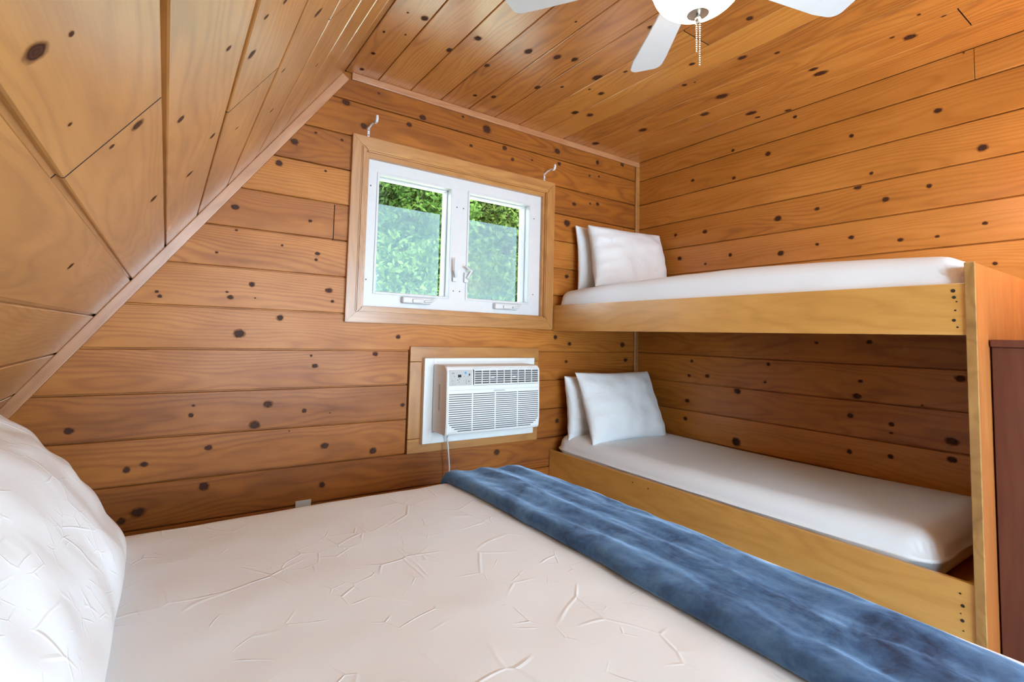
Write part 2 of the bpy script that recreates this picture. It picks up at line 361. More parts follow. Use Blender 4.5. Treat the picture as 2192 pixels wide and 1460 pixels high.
# back wall, with a hole for the window and one for the air conditioner
WX0, WX1, WZ0, WZ1 = .80, 2.055, H[6], H[1]
AX0, AX1, AZ0, AZ1 = 1.20, 1.955, .62, 1.058
yb0, yb1 = D + T0, D + .14
wall_back = shell('wall_back', [(-1.3, WX0, yb0, yb1, -.1, CE + .1), (WX1, RX + .15, yb0, yb1, -.1, CE + .1), (WX0, WX1, yb0, yb1, WZ1, CE + .1),
    (WX0, AX0, yb0, yb1, -.1, WZ0), (AX1, WX1, yb0, yb1, -.1, WZ0), (AX0, AX1, yb0, yb1, -.1, AZ0), (AX0, AX1, yb0, yb1, AZ1, WZ0)])
kb = KL(KN_BACK)
def brow(z0, z1, x0, x1, slope=False):
    a0, b0 = (slope_x(z0), slope_x(z1)) if slope else (x0, x0)
    ks = [(kx, kz - z0, r) for kx, kz, r in kb]
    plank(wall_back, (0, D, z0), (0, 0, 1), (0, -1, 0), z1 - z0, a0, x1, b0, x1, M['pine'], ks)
brow(H[0], CE, 0, RX, True); brow(H[1], H[0], 0, RX, True)
for k in range(1, 13):
    z1, z0 = H[k], H[k + 1]
    if z0 > WZ0 - .01:
        if k == 3: brow(z0, z1, 0, .678, True); brow(z0, z1, .682, WX0, False)
        else: brow(z0, z1, 0, WX0, True)
        if k == 2: brow(z0, z1, WX1, 2.80); brow(z0, z1, 2.802, RX)
        else: brow(z0, z1, WX1, RX)
    elif z1 < 1.12 and z0 > .54:
        brow(z0, z1, 0, 1.112, True); brow(z0, z1, 2.008, RX)
    elif abs(z1 - H[9]) < .01 or z1 < H[9]:
        brow(z0, z1, 0, RX, True)
    else: brow(z0, z1, 0, RX, True)
# right wall
wall_right = shell('wall_right', [(RX + T0, RX + .14, YF - .1, D + .14, -.1, CE + .1)])
kr_ = KL(KN_RIGHT)
rows = [CE] + H
for k in range(14):
    z1, z0 = rows[k], rows[k + 1]
    ks = [(-ky, kz - z0, r) for ky, kz, r in kr_]
    segs = [(-D, -YF)]
    if k == 0: segs = [(-D, -.62), (-.618, -YF)]
    if k == 3: segs = [(-D, .1), (.102, -YF)]
    if k == 6: segs = [(-D, -.2), (-.198, -YF)]
    for a, b in segs: plank(wall_right, (RX, 0, z0), (0, 0, 1), (-1, 0, 0), z1 - z0, a, b, a, b, M['pine_right'], ks)
# ceiling
ceiling = shell('ceiling', [(.2, RX + .14, YF - .1, D + .14, CE + T0, CE + .14)])
kc = KL(KN_CEIL, 1.15); xs = [slope_x(CE)] + [.8742 + .18677 * i for i in range(12)]; xs[-1] = RX
for i in range(len(xs) - 1):
    x0, x1 = xs[i], xs[i + 1]; ks = [(ky, kx - x0, r) for ky, kx, r in kc]
    segs = [(YF, D)]
    if i == 6: segs = [(YF, 1.280), (1.284, D)]
    if i == 10: segs = [(YF, .576), (.580, D)]
    if i == 2: segs = [(YF, .1), (.102, D)]
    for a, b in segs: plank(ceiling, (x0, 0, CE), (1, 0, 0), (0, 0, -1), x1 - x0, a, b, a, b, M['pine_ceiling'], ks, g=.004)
# sloped wall (the roof side)
ca, sa = math.cos(SA), math.sin(SA)
wall_left = empty('wall_left'); wall_left['kind'] = 'structure'
PS = .1852
smin, smax = -SZ / sa, (CE - SZ) / sa
def sp(s, d=0): return Vector((SX + s * ca - d * sa, 0, SZ + s * sa + d * ca))
A, B = sp(smin - .1, T0), sp(smax + .1, T0); A2, B2 = sp(smin - .1, .14), sp(smax + .1, .14)
V = [(p.x, y, p.z) for y in (YF - .1, D + .14) for p in (A, B, B2, A2)]
mesh_obj('backing', V, [(0, 1, 2, 3), (7, 6, 5, 4), (0, 4, 5, 1), (1, 5, 6, 2), (2, 6, 7, 3), (3, 7, 4, 0)], M['dark'], wall_left)
ksl = KL(KN_SLOPE, 1.6); ss = [smin] + [k * PS for k in range(-4, 11)] + [smax]
ss = sorted(set([smin] + [k * PS for k in range(-6, 11) if k * PS > smin + .03] + [smax]))
for i in range(len(ss) - 1):
    s0, s1 = ss[i], ss[i + 1]; kk = round(s0 / PS)
    segs = [(YF, D)]
    if kk == 3: segs = [(YF, .839), (.844, D)]
    if kk == 5: segs = [(YF, 1.249), (1.254, D)]
    if kk == 7 and s0 > 1: segs = [(YF, 1.245), (1.248, D)]
    if kk == 0: segs = [(YF, .3), (.302, D)]
    ks = [(ky, ksp - s0, r) for ky, ksp, r in ksl]
    o = sp(s0)
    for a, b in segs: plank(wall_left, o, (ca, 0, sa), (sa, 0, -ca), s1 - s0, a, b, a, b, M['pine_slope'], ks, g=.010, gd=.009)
# floor of boards and the wall behind the camera with an added glass door
floor = shell('floor', [(slope_x(0) - .2, RX + .14, YF - .1, D + .14, -.12, -T0)])
y = YF; r2 = random.Random(5)
while y < D - .01:
    y1 = min(y + .13, D); cut = r2.uniform(.2, 2.2)
    for a, b in ((-RX, -cut), (-cut + .001, -slope_x(0))):
        plank(floor, (0, y, 0), (0, 1, 0), (0, 0, 1), y1 - y, -b, -a, -b, -a, M['floor'], g=.003)
    y = y1
fw = [(-1.3, .15, YF - .14, YF - T0, -.1, CE + .1), (2.65, RX + .14, YF - .14, YF - T0, -.1, CE + .1), (.15, 2.65, YF - .14, YF - T0, -.1, .1), (.15, 2.65, YF - .14, YF - T0, 2.208, CE + .1)]
wall_front = shell('wall_front', fw)
for k in range(14):
    z1, z0 = rows[k], rows[k + 1]
    def fr(a, b, sl=False):
        e0 = slope_x(z0) if sl else a; e1 = slope_x(z1) if sl else a
        plank(wall_front, (0, YF, z0), (0, 0, 1), (0, 1, 0), z1 - z0, -b, -e0, -b, -e1, M['pine'])
    if z0 > 2.2 or k == 13: fr(0, RX, True)
    else: fr(0, .15, True); fr(2.65, RX)
w2 = empty('added_door_1', (1.4, YF, .1)); w2['kind'] = 'structure'  # unseen glass door, added to let the fill light in
b = MB()
for bx in ((-1.25, -1.17, -.14, .02, 0, 2.1), (1.17, 1.25, -.14, .02, 0, 2.1), (-.04, .04, -.12, 0, .06, 2.04), (-1.17, 1.17, -.14, .02, 0, .06), (-1.17, 1.17, -.14, .02, 2.04, 2.1)): b.box(*bx, bev=.003)
b.build('added_door_frame', M['vinyl'], w2)
for sx in (-1, 1): MB().box(min(.04 * sx, 1.17 * sx), max(.04 * sx, 1.17 * sx), -.075, -.07, .06, 2.04).build('pane', M['glass'], w2)

# trims
t = MB().box(2.915, RX, D - .016, D, 0, CE - .04, .003).build('trim_1', M['casing']); tag(t, kind='structure')
t = MB().box(.735, RX, D - .014, D, CE - .038, CE, .004, 2).build('trim_2', M['trim']); tag(t, kind='structure')
Lr = (CE - .0) / sa + .0
poly = [(0, -.012), (0, .034), (1, .034), (1, -.012)]
m_ = Matrix(((ca, sa, 0, slope_x(0)), (0, 0, -1, D), (sa, -ca, 0, 0), (0, 0, 0, 1)))   # local x up the slope, y into the room, z out of the back wall
t = MB().box(.02, CE / sa - .03, 0, .043, 0, .026, .004, 2).build('trim_3', M['trim'], mw=m_); tag(t, kind='structure')

# ------------------------------------------------------------------ window
win = empty('window_1', (0, D, 0)); win['kind'] = 'structure'
def casing(x0, x1, z0, z1, wd, name='casing'):
    """mitred boards around an opening, outer size x0..x1, z0..z1, local y<0 = into the room"""
    segs = [((x0, z0), (x1, z0), (x1 - wd, z0 + wd), (x0 + wd, z0 + wd)), ((x1, z0), (x1, z1), (x1 - wd, z1 - wd), (x1 - wd, z0 + wd)),
            ((x1, z1), (x0, z1), (x0 + wd, z1 - wd), (x1 - wd, z1 - wd)), ((x0, z1), (x0, z0), (x0 + wd, z0 + wd), (x0 + wd, z1 - wd))]
    for q, s in enumerate(segs):
        cx = sum(p[0] for p in s) / 4; cz = sum(p[1] for p in s) / 4
        # local x along board for the grain
        ang = 0 if q % 2 == 0 else PI / 2
        Mr = Matrix.Translation((cx, 0, cz)) @ Matrix.Rotation(PI / 2, 4, 'X') @ Matrix.Rotation(ang, 4, 'Z')
        inv = Matrix.Rotation(-ang, 2)
        loc = [tuple(inv @ Vector((p[0] - cx, p[1] - cz))) for p in s]
        yield loc, Mr
for loc, Mr in casing(.752, 2.113, 1.250, 2.220, .068):
    MB().prism(loc, 0, .022, .002).build('casing', M['casing'], win, mw=Mr)
for loc, Mr in casing(.800, 2.062, 1.300, 2.170, .030):
    MB().prism(loc, .0, .032, .006).build('bead', M['casing'], win, smooth=40, mw=Mr)
# jamb boards running back to the vinyl frame
b = MB(); 
for bx in ((.822, .845, -.012, .14, 1.31, 2.15), (2.02, 2.045, -.012, .14, 1.31, 2.15), (.845, 2.02, -.012, .14, 1.31, 1.335), (.845, 2.02, -.012, .14, 2.115, 2.15)): b.box(*bx, bev=.001)
b.build('jamb', M['casing'], win)
X0, X1, Z0, Z1 = .842, 2.022, 1.332, 2.118
yf = .012
b = MB()
gl = [(.912, 1.350, 1.415, 2.043), (1.476, 1.925, 1.415, 2.043)]
xc_ = [X0, gl[0][0], gl[0][1], gl[1][0], gl[1][1], X1]
for a, c_ in ((X0, gl[0][0]), (gl[0][1], gl[1][0]), (gl[1][1], X1)): b.box(a, c_, yf, .118, Z0, Z1)
for a, c_ in ((gl[0][0], gl[0][1]), (gl[1][0], gl[1][1])):
    b.box(a, c_, yf, .118, Z0, gl[0][2]); b.box(a, c_, yf, .118, gl[0][3], Z1)
b.build('frame', M['vinyl'], win)
for i, (x0, x1, z0, z1) in enumerate(gl):
    b = MB()      # sash: a lip set round the opening, then the glazing stop further back
    w_ = .012
    for bx in ((x0 - w_, x0, yf - .006, yf, z0 - w_, z1 + w_), (x1, x1 + w_, yf - .006, yf, z0 - w_, z1 + w_), (x0, x1, yf - .006, yf, z0 - w_, z0), (x0, x1, yf - .006, yf, z1, z1 + w_)): b.box(*bx, bev=.0015)
    for bx in ((x0, x0 + .006, .055, .10, z0, z1), (x1 - .006, x1, .055, .10, z0, z1), (x0, x1, .055, .10, z0, z0 + .006), (x0, x1, .055, .10, z1 - .006, z1)): b.box(*bx, bev=.001)
    sash = b.build('sash', M['vinyl'], win)
    MB().box(x0, x1, .082, .086, z0, z1).build('pane', M['glass'], sash)
    # insect screen hung outside the glass, its top left short
    mesh_obj('insect_screen', [(x0 - .01, .135, z0 - .02), (x1 - .005, .135, z0 - .02), (x1 - .005, .135, z1 - .125), (x0 - .01, .135, z1 - .125)], [(0, 1, 2, 3)], M['screen'], sash)
    # crank operator on the sill rail
    cxk = (1.145, 1.745)[i]
    b = MB().box(cxk - .085, cxk + .085, -.022, yf, 1.362, 1.398, .009, 3)
    b.box(cxk - .03, cxk + .03, -.034, -.016, 1.366, 1.388, .006, 2)
    op = b.build('crank_operator', M['vinyl'], win, smooth=40)
    b = MB().tube([(cxk + .04, -.028, 1.376), (cxk + .085, -.032, 1.380), (cxk + .105, -.03, 1.396)], [.006, .006, .008])
    b.build('crank_handle', M['vinyl'], op, smooth=50)
    # sash lock lever on the mullion
    lx = (1.385, 1.462)[i]
    b = MB().box(lx - .014, lx + .014, -.006, yf, 1.505, 1.565, .005, 2)
    b.tube([(lx, -.010, 1.53), (lx + (-.012, .022)[i], -.024, 1.575), (lx + (-.014, -.02)[i], -.022, (1.64, 1.60)[i])], [.010, .009, .006])
    b.build('sash_lock', M['vinyl'], win, smooth=50)
for sx, sz in ((.867, 1.975), (.862, 1.475), (1.392, 1.945), (1.437, 1.945), (1.385, 1.452), (1.427, 1.452), (1.965, 1.965), (1.97, 1.47)):
    MB().lathe([(0, .0015), (.0035, .001), (.0045, -.001)], 8, Matrix.Translation((sx, yf, sz)) @ Matrix.Rotation(PI / 2, 4, 'X')).build('screw_head', M['iron'], win)

# ------------------------------------------------------------------ outside
g_ = MB().box(-14, 18, D + .2, 26, -3.2, -3.0).build('ground', M['bounce_ground']); tag(g_, kind='structure')
def leafcloud(name, centers, n, size, mat, parent, seed):
    rs = np.random.RandomState(seed)
    cs = np.array(centers); wts = cs[:, 3] ** 2; pick = rs.choice(len(cs), n, p=wts / wts.sum())
    d = rs.normal(size=(n, 3)); d /= np.linalg.norm(d, axis=1)[:, None]
    rad = cs[pick, 3] * (1 - .45 * rs.rand(n) ** 2)
    P = cs[pick, :3] + d * rad[:, None] * [1, 1, .8]
    a = rs.normal(size=(n, 3)); a /= np.linalg.norm(a, axis=1)[:, None]
    u = np.cross(a, rs.normal(size=(n, 3))); u /= np.linalg.norm(u, axis=1)[:, None]
    s = size * (.6 + .8 * rs.rand(n))[:, None]
    q = np.stack([P - a * s, P + u * s * .45, P + a * s, P - u * s * .45], 1).reshape(-1, 3)
    me = bpy.data.meshes.new(name); me.vertices.add(4 * n); me.vertices.foreach_set('co', q.ravel())
    me.loops.add(4 * n); me.loops.foreach_set('vertex_index', np.arange(4 * n)); me.polygons.add(n)
    me.polygons.foreach_set('loop_start', np.arange(0, 4 * n, 4)); me.update(calc_edges=True); me.materials.append(mat)
    o = bpy.data.objects.new(name, me); C.objects.link(o); o.parent = parent; o['kind'] = 'stuff'; return o
def tree(name, x, y, h, r, n, size, mat, label, seed):
    rs = random.Random(seed); e = empty(name, (x, y, -3)); tag(e, label, 'tree', 'trees beyond the window')
    b = MB().tube([(0, 0, 0), (.1, 0, h * .4), (-.05, .1, h * .7), (.05, 0, h * .95)], [.16, .12, .08, .02])
    cs = []
    for k in range(46):
        an = rs.uniform(0, 6.28); rr = r * rs.uniform(.05, .85); z = rs.uniform(.47, .98) * h; sh = 1 - .35 * abs(z / h - .55) * 2
        c_ = (math.cos(an) * rr * sh, math.sin(an) * rr * sh, z); cs.append((*c_, r * rs.uniform(.28, .45)))
        b.tube([(0, 0, z * .7), (c_[0] * .5, c_[1] * .5, z * .88), c_], [.04, .025, .008], 5)
    b.build('branches', M['bark'], e); leafcloud('foliage', cs, n, size, mat, e, seed)
tree('tree', 3.3, 8.0, 8.6, 1.45, 44000, .05, M['leaf_a'], 'green leafy tree seen through the left pane of the window', 1)
tree('tree', 5.75, 8.0, 8.6, 1.45, 44000, .05, M['leaf_b'], 'yellow-green leafy tree seen through the right pane of the window', 2)
tree('tree', 4.4, 12.4, 11.0, 2.1, 42000, .08, M['leaf_b'], 'tree standing behind the green tree of the left pane', 3)
tree('tree', 7.6, 12.4, 11.0, 2.1, 42000, .08, M['leaf_a'], 'darker tree standing behind the yellow-green tree of the right pane', 4)

# ------------------------------------------------------------------ curtain brackets beside the window head
def bracket(x, z, ext, label):
    e = empty('curtain_bracket', (x, D, z)); tag(e, label, 'bracket', 'curtain rod brackets above the window')
    MB().box(-.006, .006, -.004, 0, -.026, .026, .0015).build('plate', M['vinyl'], e)
    b = MB().tube([(0, -.004, .02), (.004, -.03, .032), (.012, -.055, .04), (.012, -.075, .036)], [.005, .005, .005, .004], 8)
    b.build('arm', M['vinyl'], e, smooth=50)
    b = MB().tube([(.012, -.07, .030), (.012, -.085, .032), (.012, -.092, .046), (.012, -.09, .06)], [.007, .008, .008, .007], 8)
    b.build('hook', M['vinyl'], e, smooth=50)
    b = MB()
    for zz in (-.016, .010): b.lathe([(0, -.0055), (.003, -.0053), (.0032, -.004)], 8, Matrix.Translation((0, 0, zz)) @ Matrix.Rotation(PI / 2, 4, 'X') @ Matrix.Translation((0, 0, .0095)))
    b.build('screw', M['iron'], e)
bracket(.838, 2.252, .06, 'small white curtain rod bracket above the left corner of the window')
bracket(2.035, 2.252, .06, 'small white curtain rod bracket above the right corner of the window')

# ------------------------------------------------------------------ air conditioner
tr4 = empty('trim_4', (0, D, 0)); tr4['kind'] = 'structure'
def brd(x0, x1, z0, z1, vert=False):
    if vert:
        Mr = Matrix.Translation(((x0 + x1) / 2, 0, z0)) @ Matrix.Rotation(-PI / 2, 4, 'Y')
        MB().box(0, z1 - z0, -.016, T0, -(x1 - x0) / 2, (x1 - x0) / 2, .002).build('board', M['casing'], tr4, mw=Mr)
    else:
        MB().box(0, x1 - x0, -.016, T0, -(z1 - z0) / 2, (z1 - z0) / 2, .002).build('board', M['casing'], tr4, mw=Matrix.Translation((x0, 0, (z0 + z1) / 2)))
brd(1.118, 2.006, 1.048, 1.130); brd(1.118, 1.214, .632, 1.046, True); brd(1.944, 2.006, .632, 1.046, True); brd(1.118, 2.006, .554, .630)
ac = empty('air_conditioner', (1.24, D, .60))
tag(ac, 'white through-the-wall air conditioner set in a wooden frame below the window', 'air conditioner')
def aci(M_): return M_
b = MB(); x0, x1, z0, z1 = 1.192, 1.950, .605, 1.068       # sleeve flange
for bx in ((x0, x0 + .055, -.045, -.016, z0, z1), (x1 - .05, x1, -.045, -.016, z0, z1), (x0 + .055, x1 - .05, -.045, -.016, z0, z0 + .06), (x0 + .055, x1 - .05, -.045, -.016, z1 - .045, z1)):
    b.box(bx[0] - 1.24, bx[1] - 1.24, bx[2], bx[3], bx[4] - .6, bx[5] - .6, .002)
b.box(-.04, .70, -.03, .15, .04, .44)
b.build('sleeve', M['acwhite'], ac)
W_, HT, DP = .618, .362, .16
un = empty('unit', (.006, -.04, .075)); un.parent = ac
# body profile (y,z): top front rounded, front face slightly raked
def body_part(name, mat, boxes, bev=0):
    b = MB()
    for bx in boxes: b.box(*bx, bev=bev)
    return b.build(name, mat, ac)
UX, UZ, UY = .006, .073, -.045     # unit origin inside the ac frame
pr = [(0, 0), (-.150, .0), (-.160, .012), (-.165, .06), (-.158, HT - .03), (-.145, HT - .008), (-.128, HT), (0, HT)]
Mp = Matrix(((0, 0, 1, UX), (1, 0, 0, UY), (0, 1, 0, UZ), (0, 0, 0, 1)))
MB().prism(pr, 0, W_, .004, M=Mp).build('front_cover', M['acwhite'], ac, smooth=30)
def fy(z):    # front face y at height z (above the unit's bottom)
    return UY + (-.165 + (z - .06) / (HT - .09) * .007)
# control strip
def patch(x0, x1, z0, z1, d0, d1, mat=None, name=None):
    za, zb = fy(z0), fy(z1); V = []
    for x in (x0, x1):
        for z, yy in ((z0, za), (z1, zb)):
            V += [(UX + x, yy - d0, UZ + z), (UX + x, yy - d1, UZ + z)]
    F = [(0, 1, 3, 2), (4, 6, 7, 5), (0, 4, 5, 1), (2, 3, 7, 6), (0, 2, 6, 4), (1, 5, 7, 3)]
    return V, F
def patches(lst, mat, name, par=None):
    V, F = [], []
    for a in lst:
        v, f = patch(*a); k = len(V); V += v; F += [tuple(i + k for i in q) for q in f]
    o = mesh_obj(name, V, F, mat, par or ac)
    return o
cp = patches([(.012, .150, .258, .340, -.003, .0018)], M['acgrey'], 'control_panel')
patches([(.063, .083, .302, .316, .0, .0026)], M['display'], 'display', cp)
patches([(.104, .115, .318, .331, .0, .0026)], M['sticker'], 'sticker', cp)
patches([(.130, .137, .310, .321, .0, .0028)], M['display'], 'sensor', cp)
marks = []
rm = random.Random(11)
for (mx, mz) in ((.036, .322), (.040, .306), (.100, .305), (.122, .303), (.028, .283), (.040, .281), (.031, .270), (.042, .264), (.060, .286), (.068, .276), (.080, .287), (.072, .292), (.098, .283), (.112, .288), (.112, .281), (.112, .274), (.112, .267), (.024, .321), (.030, .322), (.07, .294), (.032, .262)):
    marks.append((mx, mx + rm.uniform(.002, .005), mz, mz + rm.uniform(.0015, .004), 0, .0023))
patches(marks, M['acdark'], 'button_marks', cp)['kind'] = 'stuff'
patches([(.128, .134, .277, .283, 0, .0026)], M['green_light'], 'indicator', cp)
# louvre: dark opening with vanes
lou = patches([(.158, .606, .256, .344, -.002, .0008)], M['acdark'], 'louvre_opening')
for k in range(7): patches([(.162, .602, .262 + k * .0122, .2655 + k * .0122, 0, .005)], M['acwhite'], 'horizontal_vane', lou)
for k in range(10): patches([(.162 + k * .0487, .166 + k * .0487, .260, .340, 0, .0062)], M['acwhite'], 'vertical_vane', lou)
patches([(.156, .610, .340, .345, 0, .004), (.156, .610, .2585, .262, 0, .004)], M['acwhite'], 'louvre_rim', lou)
for tx in (.268, .415): patches([(tx, tx + .024, .296, .303, 0, .008)], M['acwhite'], 'vane_tab', lou)
patches([(.012, .606, .2335, .2350, 0, .0006)], M['acgrey'], 'seam')
mesh_obj('grille_notch', [(UX + x, fy(z) - .0012, UZ + z) for x, z in ((.285, .222), (.375, .222), (.360, .229), (.300, .229))], [(0, 1, 2, 3)], M['acgrey'], ac)
sl = []
for k in range(18):
    z = .212 - k * .0112; ins = 0
    if k > 13: ins = ((k - 13) / 4.0) ** 1.6 * .055
    for (a, c_) in ((.012, .152), (.160, .300), (.308, .452), (.460, .606)):
        aa = max(a, .012 + ins); cc = min(c_, .606 - ins)
        if cc > aa + .004: sl.append((aa, cc, z - .0022, z + .0022, 0, .0007))
o = patches(sl, M['acdark'], 'intake_slots'); o['kind'] = 'stuff'
MB().box(UX - .0008, UX + .002, UY - .085, UY - .07, UZ + .12, UZ + .26, .0006).build('side_slot', M['acgrey'], ac)
# power cord of the air conditioner
c1 = MB().tube([(1.325, D - .10, .672), (1.327, D - .075, .635), (1.345, D - .06, .56), (1.358, D - .055, .47), (1.36, D - .05, .36), (1.34, D - .04, .25), (1.28, D - .03, .2)], .0045, 8)
c1.build('power_cord', M['vinyl'], ac, smooth=60, mw=Matrix.Translation((-1.24, -D, -.6)))

# wall outlet
ou = empty('wall_outlet', (.597, D, .335)); tag(ou, 'ivory wall outlet plate low on the back wall beside the bed', 'outlet')
MB().box(-.036, .036, -.006, 0, -.057, .057, .003, 2).build('plate', M['outlet'], ou)
b = MB()
for zz in (-.02, .02): b.lathe([(0, -.0085), (.016, -.0082), (.017, -.006)], 16, Matrix.Translation((0, 0, zz)) @ Matrix.Rotation(-PI / 2, 4, 'X') @ Matrix.Scale(-1, 4, (0, 0, 1)))
b.build('socket', M['outlet'], ou)

# ------------------------------------------------------------------ bunk bed
BX, BY = 2.120, .482
bk = empty('bunk_bed', (BX, BY, 0)); tag(bk, 'built-in wooden bunk bed against the right wall, two open berths', 'bunk bed')
def bl(mb, name, mat, **k): return mb.build(name, mat, bk, mw=Matrix.Translation((-BX, -BY, 0)), **k)
ep = bl(MB().box(BX - .003, RX - .001, BY - .022, BY, 0, 1.472, .0015), 'end_panel', M['panel'])
# plywood edge strip down the panel's front edge
o = MB().box(-.006, .002, -.0235, .0015, 0, 1.474, .002, 2).build('edge_strip', M['edge'], bk)
def board(z0, z1, name):
    o = MB().box(0, D - .004 - BY, -.0, .02, 0, z1 - z0, .002, 2).build(name, M['ply'], bk, mw=Matrix(((0, 1, 0, 0), (1, 0, 0, 0), (0, 0, 1, z0), (0, 0, 0, 1)))); return o
board(1.243, 1.409, 'upper_front_board'); board(0, .478, 'lower_front_board')
def deck(z, name):
    MB().box(BX + .02, RX - .001, BY, D - .002, z, z + .018, .001).build(name, M['ply'], bk, mw=Matrix.Translation((-BX, -BY, 0)))
deck(1.262, 'upper_deck'); deck(.38, 'lower_deck')
for (yy, zz, r) in ((.03, 1.385, .006), (.028, 1.364, .005), (.022, 1.35, .0025), (.026, 1.322, .003), (.03, 1.29, .005), (.022, 1.268, .003), (1.99, 1.37, .003), (.03, .405, .005), (.035, .44, .003), (.032, .36, .005), (.035, .38, .002), (.03, .33, .002), (1.32, .445, .0035), (1.22, .44, .0035)):
    MB().lathe([(0, .0012), (r, .001), (r, -.0005)], 10, Matrix.Translation((0, yy, zz)) @ Matrix.Rotation(-PI / 2, 4, 'Y')).build('nail_head', M['iron'], bk)

def rounded_slab(name, x0, x1, y0, y1, z0, z1, r, mat, parent, nx=44, ny=80, crown=.0, wr=.003, seed=0, fnz=None, mw=None, pinch=0):
    """closed soft slab: superelliptic sides, wrinkled a little"""
    V, F = [], []; hz = (z1 - z0) / 2; off = Vector((seed * 7.1, seed * 3.3, 0))
    def pt(u, v, top):
        x = x0 + (x1 - x0) * u; y = y0 + (y1 - y0) * v
        dx = min(x - x0, x1 - x); dy = min(y - y0, y1 - y)
        def rnd(d): return 1 if d >= r else math.sqrt(max(0, 1 - ((r - d) / r) ** 2))
        # round the plan corners
        k = rnd(dx) * rnd(dy)
        if dx < r and dy < r:
            dd = math.hypot(r - dx, r - dy); k = math.sqrt(max(0, 1 - min(1, dd / r) ** 2))
            if dd > r:
                cx = x0 + r if x - x0 < x1 - x else x1 - r; cy = y0 + r if y - y0 < y1 - y else y1 - r
                x = cx + (x - cx) * r / dd; y = cy + (y - cy) * r / dd
        return x, y, k
    us = []; 
    def grid(n, L):
        e = [r / L * (1 - math.cos(PI / 2 * i / 7)) for i in range(7)]
        m = [r / L + (1 - 2 * r / L) * i / n for i in range(n + 1)]
        return e + m + [1 - q for q in e[::-1]]
    U = grid(nx, x1 - x0); Vv = grid(ny, y1 - y0); a = len(U); b_ = len(Vv)
    rz = min(r, hz)
    for top in (1, 0):
        for v in Vv:
            for u in U:
                x, y, k = pt(u, v, top); fx = max(0, min(1, u)); 
                zz = (z1 - rz + rz * k) if top else (z0 + rz - rz * k)
                if top:
                    zz += crown * (1 - (2 * u - 1) ** 2) * (1 - (2 * v - 1) ** 4)
                    if fnz: zz += fnz(x, y)
                    p = Vector((x, y, 0)) * 3 + off
                    zz += wr * (noise.noise(p) + .5 * noise.noise(p * 2.7)) * k
                V.append((x, y, zz))
    for t_ in (0, 1):
        o0 = t_ * a * b_
        for j in range(b_ - 1):
            for i in range(a - 1):
                q = [o0 + j * a + i, o0 + j * a + i + 1, o0 + (j + 1) * a + i + 1, o0 + (j + 1) * a + i]
                F.append(q if t_ == 0 else q[::-1])
    # side wall
    ring = [i for i in range(a)] + [j * a + a - 1 for j in range(1, b_)] + [(b_ - 1) * a + i for i in range(a - 2, -1, -1)] + [j * a for j in range(b_ - 2, 0, -1)]
    o1 = a * b_; n = len(ring); prev = ring
    levels = 4
    for l in range(1, levels + 1):
        if l == levels: cur = [o1 + i for i in ring]
        else:
            cur = []
            for i in ring:
                pt_ = Vector(V[i]); pb = Vector(V[o1 + i]); p = pt_.lerp(pb, l / levels)
                cx, cy = (x0 + x1) / 2, (y0 + y1) / 2; w_ = .006 * math.sin(PI * l / levels) * (1 + noise.noise(p * 6))
                d = Vector((p.x - cx, p.y - cy, 0)); d = d / max(abs(d.x) / (x1 - cx), abs(d.y) / (y1 - cy), .001)
                nrm = Vector((1 if p.x > x1 - r * .7 else -1 if p.x < x0 + r * .7 else 0, 1 if p.y > y1 - r * .7 else -1 if p.y < y0 + r * .7 else 0, 0))
                V.append(tuple(p + nrm * w_)); cur.append(len(V) - 1)
        for i in range(n): F.append([prev[i], cur[i], cur[(i + 1) % n], prev[(i + 1) % n]])
        prev = cur
    o = mesh_obj(name, V, F, mat, parent, smooth=True, mw=mw)
    bm = bmesh.new(); bm.from_mesh(o.data); bmesh.ops.remove_doubles(bm, verts=bm.verts, dist=1e-5)
    bmesh.ops.recalc_face_normals(bm, faces=bm.faces); bm.to_mesh(o.data); bm.free()
    o.data.polygons.foreach_set('use_smooth', [True] * len(o.data.polygons))
    return o
def upf(x, y):   # the upper mattress sits higher along its middle and dips at the ends
    t = (y - .5) / 1.95; return .035 * math.sin(PI * min(1, max(0, t)) ** .8) 
m1 = rounded_slab('mattress', 2.1425, 2.945, .488, 2.455, 1.281, 1.505, .07, M['mattress'], None, fnz=upf, seed=1)
tag(m1, 'white sheeted mattress on the upper bunk', 'mattress')
def lof(x, y): return -.02 * math.sin(PI * (y - .55) / 1.9) if .55 < y < 2.45 else 0
m2 = rounded_slab('mattress', 2.145, 2.940, .575, 2.455, .399, .590, .085, M['mattress'], None, fnz=lof, seed=2)
tag(m2, 'white sheeted mattress in the lower bunk behind the plywood board', 'mattress')

